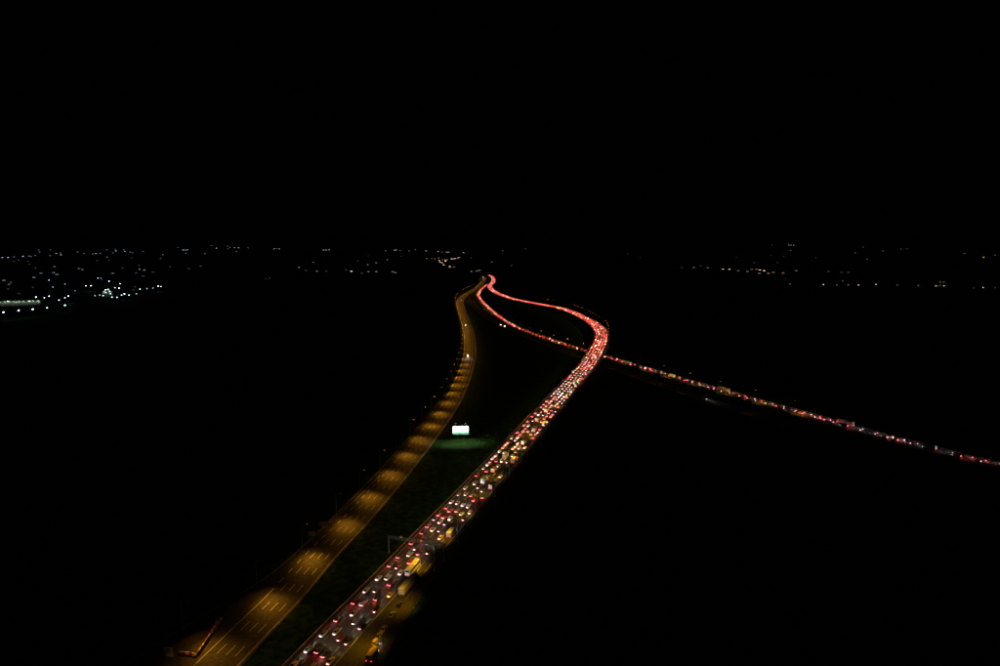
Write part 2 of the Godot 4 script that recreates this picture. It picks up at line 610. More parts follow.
func dashes(road: Node3D, pa: Path, off: float, d0: float, d1: float, long: float, gap: float, wide: float, dy: float, limit: float):
	var m: Material = mats.line
	var key := "dash%s%s" % [long, wide]
	if not meshes.has(key):
		meshes[key] = mesh_of([PackedVector3Array([Vector3(-wide / 2, 0, long / 2), Vector3(-wide / 2, 0, -long / 2), Vector3(wide / 2, 0, -long / 2), Vector3(-wide / 2, 0, long / 2), Vector3(wide / 2, 0, -long / 2), Vector3(wide / 2, 0, long / 2)])])
	var d := d0
	var rest := PackedVector3Array()
	while d + long < d1:
		if d < limit:
			var o := part("lane_dash", meshes[key], m, road)
			var f := pa.frame(d + long / 2, off)
			f.origin.y += dy
			o.transform = f
		else:
			rest.append_array(strip_exact(pa, off, wide, dy, d, d + long))
		d += long + gap
	if rest.size() > 0:
		part("lane_line", one(rest), m, road).set_meta("kind", "stuff")

func strip_exact(pa: Path, off: float, wide: float, dy: float, a: float, b: float) -> PackedVector3Array:
	var f := pa.frame(a, off)
	var g := pa.frame(b, off)
	var up := Vector3.UP * dy
	var q := [f.origin - f.basis.x * wide / 2 + up, f.origin + f.basis.x * wide / 2 + up, g.origin - g.basis.x * wide / 2 + up, g.origin + g.basis.x * wide / 2 + up]
	return PackedVector3Array([q[0], q[2], q[3], q[0], q[3], q[1]])

func guard_rail(pa: Path, off: float, d0: float, d1: float, label: String):
	var o := thing("guard_rail", label, "guard rail")
	var steel := paint("galvanised", lin(0.42, 0.42, 0.41), 0.45, 0.4)
	var rail := sweep(pa, [[off - 0.04, 0.48], [off + 0.04, 0.53], [off - 0.02, 0.63], [off + 0.04, 0.73], [off - 0.04, 0.80], [off - 0.07, 0.64]], d0, d1, 1)
	part("rail", one(rail), steel, o)
	var posts := PackedVector3Array()
	var d := d0 + 2.0
	while d < d1:
		posts.append_array(box(pa.frame(d, off + 0.12).origin + Vector3.UP * 0.38, Vector3(0.12, 0.8, 0.12)))
		d += 8.0
	part("posts", one(posts), steel, o).set_meta("kind", "stuff")

func _ready():
	rng.seed = 20260
	pitch = atan((333.0 - HORIZON) / FOCAL)
	# ---- camera
	var cam := Camera3D.new()
	cam.position = Vector3(0, EYE, 0)
	cam.rotation = Vector3(-pitch, 0, 0)
	cam.fov = rad_to_deg(2.0 * atan(333.0 / FOCAL))
	cam.near = 1.0
	cam.far = 30000.0
	add_child(cam)
	cam.current = true
	# ---- night sky and a faint fill light added to lift the ground
	var env := Environment.new()
	env.background_mode = Environment.BG_SKY
	var sky := Sky.new()
	var sm := ProceduralSkyMaterial.new()
	sm.sky_top_color = lin(0.08, 0.08, 0.09)
	sm.sky_horizon_color = lin(0.15, 0.11, 0.09)
	sm.sky_curve = 0.05
	sm.ground_bottom_color = lin(0.02, 0.02, 0.02)
	sm.ground_horizon_color = lin(0.05, 0.04, 0.035)
	sky.sky_material = sm
	env.sky = sky
	env.background_energy_multiplier = 0.0022
	env.tonemap_mode = Environment.TONE_MAPPER_LINEAR
	env.tonemap_exposure = 1.0
	env.sdfgi_enabled = true
	env.ssao_enabled = true
	env.ssil_enabled = true
	var we := WorldEnvironment.new()
	we.environment = env
	add_child(we)
	var ground_fill := DirectionalLight3D.new()
	ground_fill.light_energy = 0.004
	ground_fill.light_color = Color(0.85, 0.9, 1.0)
	ground_fill.light_angular_distance = 0.5
	ground_fill.rotation_degrees = Vector3(-50, 40, 0)
	ground_fill.shadow_enabled = true
	ground_fill.sky_mode = DirectionalLight3D.SKY_MODE_LIGHT_ONLY
	add_child(ground_fill)

	# ---- materials of the setting
	mottled("grass", lin(0.006, 0.024, 0.004), lin(0.026, 0.074, 0.012), 37.0, 0.95, 0.012, 4)
	mottled("asphalt", lin(0.032, 0.031, 0.030), lin(0.062, 0.060, 0.057), 23.0, 0.8, 0.02, 9)
	mottled("worn_asphalt", lin(0.030, 0.027, 0.023), lin(0.066, 0.058, 0.050), 17.0, 0.8, 0.02, 12)
	mottled("earth", lin(0.05, 0.045, 0.03), lin(0.13, 0.105, 0.07), 19.0, 0.95, 0.02, 15)
	mottled("barrier_concrete", lin(0.16, 0.16, 0.15), lin(0.30, 0.30, 0.28), 9.0, 0.85, 0.02, 21)
	mats.line = paint("line_paint", lin(0.62, 0.61, 0.58), 0.6)
	ground()
	roads()
	print("roads done")
	lamps()
	gantries()
	billboard()
	roadworks()
	place_cars()
	build_vehicles()
	towns()
	tufts()
	print("done")

# ---------------------------------------------------------------- the setting
func ground():
	var xs := []
	for k in range(-14, 15):
		xs.append(k * 1000.0)
	var zs := [800.0, 0.0, -1000.0, -2000.0, -3000.0, -4000.0, -6000.0, -8000.0, -10000.0, -10600.0, -13000.0]
	var v := PackedVector3Array()
	for i in xs.size() - 1:
		for j in zs.size() - 1:
			var q := []
			for c in [[i, j], [i + 1, j], [i, j + 1], [i + 1, j + 1]]:
				var z: float = zs[c[1]]
				var h := land(z) if z > -10100.0 else 128.0 - (absf(z) - 10600.0) * 0.05
				q.append(Vector3(xs[c[0]], h, z))
			v.append_array([q[0], q[2], q[3], q[0], q[3], q[1]])
	structure("ground", one(v), mats.grass)

var J: Path    # jammed carriageway, leading away: its concrete median barrier
var C: Path    # opposite carriageway: its outer edge line
var B: Path    # crossing motorway, jammed side: its middle
var N: Path    # crossing motorway, empty side: its middle
const LANES := [3.75, 7.5, 11.3, 15.1, 18.8]

func path_of(list: Array, before := Vector3.INF, after := Vector3.INF) -> Path:
	var pts := []
	if before != Vector3.INF:
		pts.append(before)
	for q in list:
		pts.append(gp(q[0], q[1], q[2] if q.size() > 2 else 0.0))
	if after != Vector3.INF:
		pts.append(after)
	return Path.new(pts)

func roads():
	J = path_of([[283.5, 666], [325, 623.6], [370, 579], [420, 528], [467, 480.5], [506, 440, 0], [542, 402.5, 1], [566, 377.5, 3.5], [580, 362, 6], [590, 346, 8], [594, 334, 8], [589, 325.5, 8], [575, 316, 7.5], [556, 308.6, 6], [535, 304.4, 4], [514, 300.2, 2], [497, 295, 0.5], [489, 290, 0], [487, 286], [490.5, 282], [491, 278.5], [486.5, 275], [478, 272.6]], Vector3(-95, 0, -160), Vector3(-330, 0, -3850))
	C = path_of([[193.5, 666], [231, 630], [265.6, 597], [308, 552], [340, 521], [363, 497], [383, 475.7], [402, 454], [421.5, 431], [434.5, 415], [445, 400], [457, 376], [464, 354], [464.3, 335], [461, 320.5], [457.2, 307], [457.5, 300], [463, 294.6], [475, 287.5], [481, 281.5], [482, 277.5], [478, 274.5], [470, 271.8]], Vector3(-122, 0, -160), Vector3(-360, 0, -3870))
	B = path_of([[1090, 486], [1000, 466.5], [900, 441.5], [800, 413.5], [700, 385.5], [606, 357.5], [560, 343.5], [520, 329.5], [500, 318], [483, 303.5], [478, 295.5], [480.5, 289.6], [484, 286.6], [487.5, 284.2]])
	N = path_of([[467, 300.5], [473.5, 306], [482, 313], [501.5, 325], [554, 347], [606, 365.5], [646, 379.5], [706, 399.5], [744, 411.5], [850, 443], [1000, 485], [1090, 508]])
	var slip := path_of([[378, 671], [386, 650], [396, 630], [411, 607], [428, 584]], Vector3(-42, 0, -160))

	var jr := structure("jammed_carriageway", one(strip(J, -0.6, 23.3, 0.06)), mats.asphalt)
	var cr := structure("opposite_carriageway", one(strip(C, -1.2, 16.6, 0.05)), mats.asphalt)
	var br := structure("crossing_carriageway", one(strip(B, -7.5, 8.5, 0.02)), mats.asphalt)
	var nr := structure("crossing_return_carriageway", one(strip(N, -6.5, 6.5, 0.025)), mats.asphalt)
	structure("slip_road", one(strip(slip, -9.0, 1.5, 0.045)), mats.worn_asphalt)
	# merging ramp with the closed lane, beside the opposite carriageway
	var ramp := path_of([[120, 668], [150, 648], [200, 617.5], [240, 594], [272, 573], [300, 549], [338, 515.5], [362, 493], [380, 475.5]], Vector3(-165, 0, -195))
	structure("merging_ramp", one(strip(ramp, -0.5, 9.5, 0.035, 0, 130)), mats.worn_asphalt)
	structure("ramp_apron", one(strip(C, -17.0, -1.2, 0.03, 0, 105)), mats.worn_asphalt)
	structure("merging_lane", one(strip(C, -4.4, -1.2, 0.04, 120, 480)), mats.asphalt)
	part("edge_line", one(strip(ramp, 0.0, 0.2, 0.055, 0, 320)), mats.line, cr)

	# painted lines
	var dj := J.nearest(gp(418, 571)).x
	part("edge_line", one(strip(J, 1.75, 1.95, 0.075)), mats.line, jr)
	part("edge_line", one(strip(J, 17.0, 17.25, 0.075, 0, dj)), mats.line, jr)
	part("edge_line", one(strip(J, 20.7, 20.95, 0.075, dj)), mats.line, jr)
	for off in [5.6, 9.4, 13.2]:
		dashes(jr, J, off, 6.0 + off, 2600.0, 6.0, 7.0, 0.2, 0.075, 420.0)
	dashes(jr, J, 17.0, dj + 4.0, 2600.0, 6.0, 7.0, 0.22, 0.075, 420.0)
	part("edge_line", one(strip(C, 15.0, 15.22, 0.065)), mats.line, cr)
	var dc := C.nearest(gp(266, 597)).x
	part("edge_line", one(strip(C, -0.12, 0.12, 0.065, 0, dc)), mats.line, cr)
	part("edge_line", one(strip(C, -0.12, 0.12, 0.065, 480)), mats.line, cr)
	dashes(cr, C, 0.0, dc + 3, 480.0, 4.0, 5.0, 0.34, 0.065, 400.0)
	for off in [3.75, 7.5, 11.25]:
		dashes(cr, C, off, 8.0, 2500.0, 6.0, 9.0, 0.2, 0.065, 480.0)
	for o in [-5.6, 5.6]:
		part("edge_line", one(strip(B, o - 0.1, o + 0.1, 0.035)), mats.line, br)
		part("edge_line", one(strip(N, o - 0.1, o + 0.1, 0.04)), mats.line, nr)
	for o in [-1.85, 1.85]:
		dashes(br, B, o, 4.0, B.length - 10.0, 6.0, 9.0, 0.18, 0.035, -1.0)
		dashes(nr, N, o, 4.0, N.length - 10.0, 6.0, 9.0, 0.18, 0.04, -1.0)

	# flyover: embankments on both sides of the bridge over the crossing motorway
	var cross_b := J.nearest(gp(597, 356.5)).x
	var up0 := J.nearest(gp(542, 402.5, 1.0)).x - 60.0
	var up1 := J.nearest(gp(514, 300.2, 2.0)).x + 60.0
	var bank := [[-0.9, 0.0], [-1.5, 0.0, 1], [24.5, 0.0, 1], [23.6, 0.0]]
	structure("flyover_embankment", one(sweep(J, bank, up0, cross_b - 55.0)), mats.earth)
	structure("flyover_embankment", one(sweep(J, bank, cross_b + 60.0, up1)), mats.earth)
	var br_o := thing("flyover_bridge", "concrete flyover bridge carrying the jammed carriageway over the crossing motorway", "bridge")
	part("deck", one(sweep(J, [[-1.0, 0.0], [-1.0, -0.9], [3.0, -1.7], [20.0, -1.7], [23.7, -0.9], [23.7, 0.0]], cross_b - 58.0, cross_b + 63.0)), mats.barrier_concrete, br_o)
	for d in [-34.0, 0.0, 34.0]:
		for off in [5.0, 11.5, 18.0]:
			var f := J.frame(cross_b + d, off)
			part("pier", one(tube(Vector3(f.origin.x, -0.2, f.origin.z), f.origin - Vector3.UP * 1.6, 0.75, 0.75, 12)), mats.barrier_concrete, br_o)

	# barriers and rails
	guard_rail(J, 0.0, 0.0, 2400.0, "steel guard rail along the grass-side edge of the jammed carriageway")
	guard_rail(J, 23.0, dj - 20.0, J.length - 900.0, "steel guard rail along the outer edge of the jammed carriageway and flyover")
	guard_rail(C, 16.2, 0.0, 1600.0, "steel guard rail between opposite carriageway and the dark grass median")
	guard_rail(C, -4.9, 150.0, 1500.0, "steel guard rail along the lamp side of the opposite carriageway")
	guard_rail(B, 8.0, 0.0, 900.0, "steel guard rail behind the queue on the crossing motorway")
	guard_rail(N, 6.2, 0.0, N.length, "steel guard rail along the empty carriageway of the crossing motorway")
	# earth shoulder beside the jammed carriageway
	structure("verge", one(strip(J, 23.3, 27.5, 0.02, dj - 10.0, up0)), mats.earth)

const ONES := ["", "first", "second", "third", "fourth", "fifth", "sixth", "seventh", "eighth", "ninth", "tenth", "eleventh", "twelfth", "thirteenth", "fourteenth", "fifteenth", "sixteenth", "seventeenth", "eighteenth", "nineteenth"]
const TENS := ["", "", "twent", "thirt", "fort", "fift", "sixt", "sevent", "eight", "ninet"]
func ordinal(n: int) -> String:
	if n < 20:
		return ONES[n]
	if n >= 100:
		return "hundred-and-%s" % ordinal(n - 100) if n > 100 else "hundredth"
	return TENS[n / 10] + ("ieth" if n % 10 == 0 else "y-" + ONES[n % 10])

func lamps():
	# tall lamps along the opposite carriageway: positions of the first are read from the photograph
	var feet := [[183, 630], [257, 587], [302.5, 547.5], [336.5, 515]]
	var last := 0.0
	var lab := "tall steel street lamp with amber light beside the opposite carriageway"
	var row := 0
	for q in feet:
		row += 1
		lab = "%s tall street lamp with amber light past the closed ramp sign" % ordinal(row)
		var at := gp(q[0], q[1])
		var n := C.nearest(at)
		var f := C.frame(n.x, 0.0)
		street_lamp(at, f.basis.x, Vector2(-n.y + 6.6, 13.0), 2450.0, 23.0, lab, "street lamps along the opposite carriageway")
		last = n.x
	lab = "tall street lamp with amber light just before the closed ramp sign"
	var f0 := C.frame(C.nearest(gp(183, 630)).x - 38.0, -11.0)
	street_lamp(f0.origin, f0.basis.x, Vector2(12.0, -9.0), 250.0, 48.0, lab, "street lamps along the opposite carriageway")
	var d := last + 38.5
	while d < 2650.0:
		row += 1
		lab = "%s tall street lamp with amber light past the closed ramp sign" % ordinal(row) if row <= 40 else "tall street lamp with amber light far along the opposite carriageway"
		var f := C.frame(d, -6.2)
		street_lamp(Vector3(f.origin.x, land(f.origin.z), f.origin.z), f.basis.x, Vector2(12.4, 13.0), 2450.0, 23.0, lab, "street lamps along the opposite carriageway")
		d += 38.5
	# lamps on the outer side of the jammed carriageway, wide and dim
	var dj := J.nearest(gp(418, 571)).x
	d = fmod(J.nearest(gp(373, 650)).x, 31.0)
	row = 0
	while d < 1650.0:
		row += 1
		var off := 28.5 if d < dj else 24.6
		var f := J.frame(d, off)
		var foot := f.origin
		foot.y = maxf(0.0, foot.y - 0.2)
		street_lamp(foot, -f.basis.x, Vector2(9.5, 0.0) if d < dj else Vector2(15.0, 0.0), 250.0 if d < dj else 430.0, 61.0 if d < dj else 51.0, "%s dim amber street lamp on the outer side of the jammed carriageway" % ordinal(row), "street lamps along the jammed carriageway")
		d += 31.0
	d = B.nearest(gp(800, 413.5)).x
	row = 0
	while d < B.length - 60.0:
		row += 1
		var f := B.frame(d, -10.5)
		street_lamp(f.origin, f.basis.x, Vector2(11.0, 2.0), 210.0, 50.0, "%s faint amber street lamp in the median of the crossing motorway" % ordinal(row), "street lamps along the crossing motorway")
		d += 44.0
	d = 40.0
	row = 0
	while d < N.nearest(gp(765, 418)).x:
		row += 1
		var f := N.frame(d, 7.6)
		street_lamp(f.origin, -f.basis.x, Vector2(8.0, 4.0), 16.0, 44.0, "%s faint amber street lamp beside the empty crossing carriageway" % ordinal(row), "street lamps along the crossing motorway")
		d += 44.0

func gantries():
	var steel := paint("gantry_steel", lin(0.075, 0.075, 0.07), 0.6, 0.2)
	var d := J.nearest(gp(445.5, 561)).x
	var f := J.frame(d, 0.0)
	var o := thing("sign_gantry", "steel gantry with sign panel spanning the jammed carriageway", "gantry")
	o.transform = f
	for x in [-3.2, 25.4]:
		part("post", joined([box(Vector3(x, 4.3, 0), Vector3(0.4, 8.6, 0.4)), box(Vector3(x, 0.3, 0), Vector3(1.0, 0.6, 1.0))]), steel, o)
	for y in [7.6, 8.6]:
		for z in [-0.4, 0.4]:
			part("beam", one(box(Vector3(11.1, y, z), Vector3(29.0, 0.16, 0.14))), steel, o)
	for k in 14:
		var x := -2.6 + k * 2.0
		part("brace", one(tube(Vector3(x, 7.6, 0.4), Vector3(x + 1.0, 8.6, 0.4), 0.05, 0.05, 5)), steel, o)
		part("brace", one(tube(Vector3(x + 1.0, 8.6, 0.4), Vector3(x + 2.0, 7.6, 0.4), 0.05, 0.05, 5)), steel, o)
	part("sign_panel", one(box(Vector3(19.6, 8.3, 0.62), Vector3(9.4, 1.7, 0.12))), paint("sign_dark", lin(0.07, 0.05, 0.025), 0.6), o)
	part("sign_frame", joined([box(Vector3(19.6, 7.38, 0.62), Vector3(9.6, 0.12, 0.2)), box(Vector3(19.6, 9.22, 0.62), Vector3(9.6, 0.12, 0.2))]), steel, o)
	part("walkway", one(box(Vector3(19.6, 7.24, 1.1), Vector3(9.6, 0.08, 0.8))), paint("walkway", lin(0.35, 0.34, 0.32), 0.6), o)
	part("camera_box", one(soft_box(Vector3(3.6, 9.05, 0.3), Vector3(1.0, 0.8, 0.8), 0.1)), paint("camera_box", lin(0.5, 0.52, 0.5), 0.5), o)

	# cantilever sign over the opposite carriageway
	var g := C.frame(C.nearest(gp(340, 540)).x, 0.0)
	var p := thing("cantilever_sign", "cantilever sign with wide panel reaching over the opposite carriageway", "road sign")
	p.transform = g
	part("post", one(tube(Vector3(-8.0, -0.1, 0), Vector3(-8.0, 8.6, 0), 0.28, 0.2, 10)), steel, p)
	part("arm", joined([box(Vector3(-1.2, 8.3, 0), Vector3(14.0, 0.22, 0.22)), box(Vector3(-1.2, 7.5, 0), Vector3(14.0, 0.16, 0.16))]), steel, p)
	part("sign_panel", one(box(Vector3(2.3, 7.9, 0.2), Vector3(7.0, 2.4, 0.1))), paint("sign_back", lin(0.55, 0.48, 0.32), 0.5, 0.0), p)
	for k in 5:
		part("panel_rib", one(box(Vector3(-0.6 + k * 1.45, 7.9, 0.3), Vector3(0.1, 2.3, 0.08))), steel, p)

	post_sign(gp(312, 541), C, 3.6, 2.4, 5.2, lin(0.62, 0.52, 0.16), "pale yellow road sign on two posts beside the cantilever sign")
	post_sign(gp(319, 537.5), C, 0.9, 2.0, 4.2, lin(0.38, 0.34, 0.2), "narrow pale marker board on one post near the cantilever sign")
	# sign at the closed ramp: panel in columns above a strip
	var at := gp(169.5, 663)
	var s := thing("ramp_sign", "grey-green sign in three columns above a narrow strip, beside the closed ramp", "road sign", at)
	s.basis = C.frame(C.nearest(at).x, 0).basis
	for x in [-1.4, 1.4]:
		part("post", one(tube(Vector3(x, -0.1, 0), Vector3(x, 6.2, 0), 0.1, 0.08, 8)), steel, s)
	for k in 3:
		part("sign_panel", one(box(Vector3(-1.28 + k * 1.28, 4.9, 0.15), Vector3(1.2, 2.5, 0.08))), paint("ramp_sign", lin(0.36, 0.50, 0.47), 0.5), s)
	part("strip_panel", one(box(Vector3(0, 3.1, 0.15), Vector3(3.8, 0.6, 0.08))), paint("ramp_strip", lin(0.40, 0.54, 0.52), 0.5), s)

func post_sign(at: Vector3, pa: Path, w: float, h: float, top: float, c: Color, label: String):
	var s := thing("road_sign", label, "road sign", at)
	s.basis = pa.frame(pa.nearest(at).x, 0).basis
	var steel := paint("gantry_steel", lin(0.075, 0.075, 0.07), 0.6, 0.2)
	for x in ([-w * 0.35, w * 0.35] if w > 1.5 else [0.0]):
		part("post", one(tube(Vector3(x, -0.1, 0), Vector3(x, top, 0), 0.08, 0.07, 8)), steel, s)
	part("panel", one(box(Vector3(0, top - h * 0.5, 0.12), Vector3(w, h, 0.06))), paint("panel" + label, c, 0.5), s)

func billboard():
	var at := (gp(457.6, 444) + gp(463.8, 445)) * 0.5
	var o := thing("billboard", "floodlit white billboard on two dark posts in the grass median", "billboard", at)
	o.rotation.y = atan2(-at.x, -at.z) + 0.02
	var steel := paint("billboard_steel", lin(0.05, 0.06, 0.06), 0.5, 0.3)
	for x in [-2.3, 2.4]:
		part("post", one(tube(Vector3(x, -0.2, -0.5), Vector3(x, 9.0, -0.5), 0.3, 0.28, 10)), steel, o)
		part("footing", one(box(Vector3(x, 0.2, -0.5), Vector3(1.8, 0.5, 1.8), 0.8)), paint("concrete", lin(0.30, 0.29, 0.27), 0.9), o)
	part("board", one(box(Vector3(0, 10.95, 0), Vector3(11.8, 5.9, 0.5))), steel, o)
	part("poster", one(box(Vector3(0, 11.4, 0.27), Vector3(11.6, 4.8, 0.03))), paint("poster", lin(0.78, 0.80, 0.78), 0.7), o)
	# the printed lower part: a green landscape band
	var band := PackedVector3Array()
	var n := 24
	for k in n:
		var x0 := -5.8 + 11.6 * k / n
		var x1 := -5.8 + 11.6 * (k + 1) / n
		var y0 := 8.95 + 0.55 + 0.28 * sin(x0 * 0.7 + 2.0)
		var y1 := 8.95 + 0.55 + 0.28 * sin(x1 * 0.7 + 2.0)
		band.append_array([Vector3(x0, 8.15, 0.29), Vector3(x0, y0, 0.29), Vector3(x1, y1, 0.29), Vector3(x0, 8.15, 0.29), Vector3(x1, y1, 0.29), Vector3(x1, 8.15, 0.29)])
	part("printed_band", one(band), paint("band", lin(0.05, 0.24, 0.17), 0.7), o)
	var tree := PackedVector3Array()
	for k in 12:
		var a0 := TAU * k / 12
		var a1 := TAU * (k + 1) / 12
		tree.append_array([Vector3(4.1, 9.1, 0.294), Vector3(4.1 + 1.1 * cos(a1), 9.1 + 0.75 * sin(a1), 0.294), Vector3(4.1 + 1.1 * cos(a0), 9.1 + 0.75 * sin(a0), 0.294)])
	part("printed_shape", one(tree), paint("printed_shape", lin(0.03, 0.13, 0.08), 0.7), o)
	part("catwalk", one(box(Vector3(0, 7.9, 0.9), Vector3(12.0, 0.08, 0.9))), steel, o)
	for q in [[-4.0, 1.0], [0.9, 1.0], [4.2, 1.0], [-3.6, -1.0], [3.6, -1.0]]:  # the rear pair is added to light the grass behind the board
		var x: float = q[0]
		var z: float = q[1]
		part("lamp_arm", one(tube(Vector3(x, 13.7, 0), Vector3(x, 15.3, 2.6 * z), 0.06, 0.05, 6)), steel, o)
		var h := part("floodlight", one(soft_box(Vector3(x, 15.3, 2.8 * z), Vector3(0.7, 0.25, 0.5), 0.05)), paint("lamp_steel", lin(0.30, 0.30, 0.29), 0.45, 0.5), o)
		part("flood_lens", one(box(Vector3(x, 15.16, 2.75 * z), Vector3(0.55, 0.02, 0.36))), glow("flood", lin(0.80, 1.0, 0.93), 10.0), h)
		var l := SpotLight3D.new()
		l.name = "floodlight_beam"
		l.light_color = lin(0.84, 1.0, 0.72)
		l.light_energy = 250.0 if z > 0.0 else 190.0
		l.spot_angle = 60.0
		l.spot_angle_attenuation = 0.5
		l.spot_range = 60.0
		l.spot_attenuation = 2.0
		l.light_size = 0.2
		l.shadow_enabled = true
		l.position = Vector3(x, 15.1, 2.75 * z)
		l.rotation_degrees = Vector3(-74, 0 if z > 0.0 else 180, 0)
		o.add_child(l, true)

func roadworks():
	var lines := [[[178.5, 653.5], [196.5, 656]], [[197.5, 655], [221.5, 619]], [[212, 632], [217.5, 621]]]
	var white := paint("plastic_white", lin(0.70, 0.70, 0.68), 0.5)
	var red := paint("plastic_red", lin(0.55, 0.035, 0.025), 0.5)
	var shape := one(loft([
		[Vector3(-0.3, 0, -0.62), Vector3(-0.26, 0.25, -0.62), Vector3(-0.15, 0.95, -0.62), Vector3(0.15, 0.95, -0.62), Vector3(0.26, 0.25, -0.62), Vector3(0.3, 0, -0.62)],
		[Vector3(-0.3, 0, 0.62), Vector3(-0.26, 0.25, 0.62), Vector3(-0.15, 0.95, 0.62), Vector3(0.15, 0.95, 0.62), Vector3(0.26, 0.25, 0.62), Vector3(0.3, 0, 0.62)]]))
	var n := 0
	for l in lines:
		var a := gp(l[0][0], l[0][1])
		var b := gp(l[1][0], l[1][1])
		var k := int(a.distance_to(b) / 1.45)
		for i in k:
			var is_red := n % 2 == 1
			n += 1
			var o := part("plastic_barrier", shape, red if is_red else white, self, a.lerp(b, (i + 0.5) / k) + Vector3.UP * 0.05)
			o.rotation.y = atan2(b.x - a.x, b.z - a.z) + rng.randf_range(-0.12, 0.12)
			tag(o, "%s plastic water-filled barrier in the row closing the ramp" % ("red" if is_red else "white"), "barrier", "red and white barriers closing the ramp")

# ---------------------------------------------------------------- traffic
const LANE_WORDS := ["in the grass-side lane", "in the second lane", "in the third lane", "in the fourth lane", "in the guard-rail lane"]

func part_of_road(d: float) -> String:
	if d < J.nearest(gp(430, 555)).x:
		return " before the gantry"
	if d < J.nearest(gp(500, 446)).x:
		return " past the gantry"
	return " past the billboard"

var used := [[], [], [], [], [], []]
func on_jam(px: float, py: float, kind: String, colour: String, brake: bool, tone := "white", h := 0.8):
	var q := J.nearest(gp(px, py, h))
	var lane := 0
	for k in 5:
		if absf(LANES[k] - q.y) < absf(LANES[lane] - q.y):
			lane = k
	var off: float = lerpf(clampf(q.y, LANES[lane] - 0.7, LANES[lane] + 0.7), LANES[lane], 0.6)
	var half: float = proto(kind, colour, brake, tone).get_meta("half")
	var d := q.x + half
	for u in used[lane]:
		if absf(u[0] - d) < u[1] + half + 0.6:
			d = u[0] + (u[1] + half + 0.6) * (1.0 if d > u[0] else -1.0)
	used[lane].append([d, half])
	var f := J.frame(d, off)
	f.origin.y += 0.06
	f.basis = f.basis.rotated(Vector3.UP, rng.randf_range(-0.02, 0.02))
	note(f, kind, colour, brake, tone, LANE_WORDS[lane] + part_of_road(d), "vehicles queuing on the jammed carriageway")

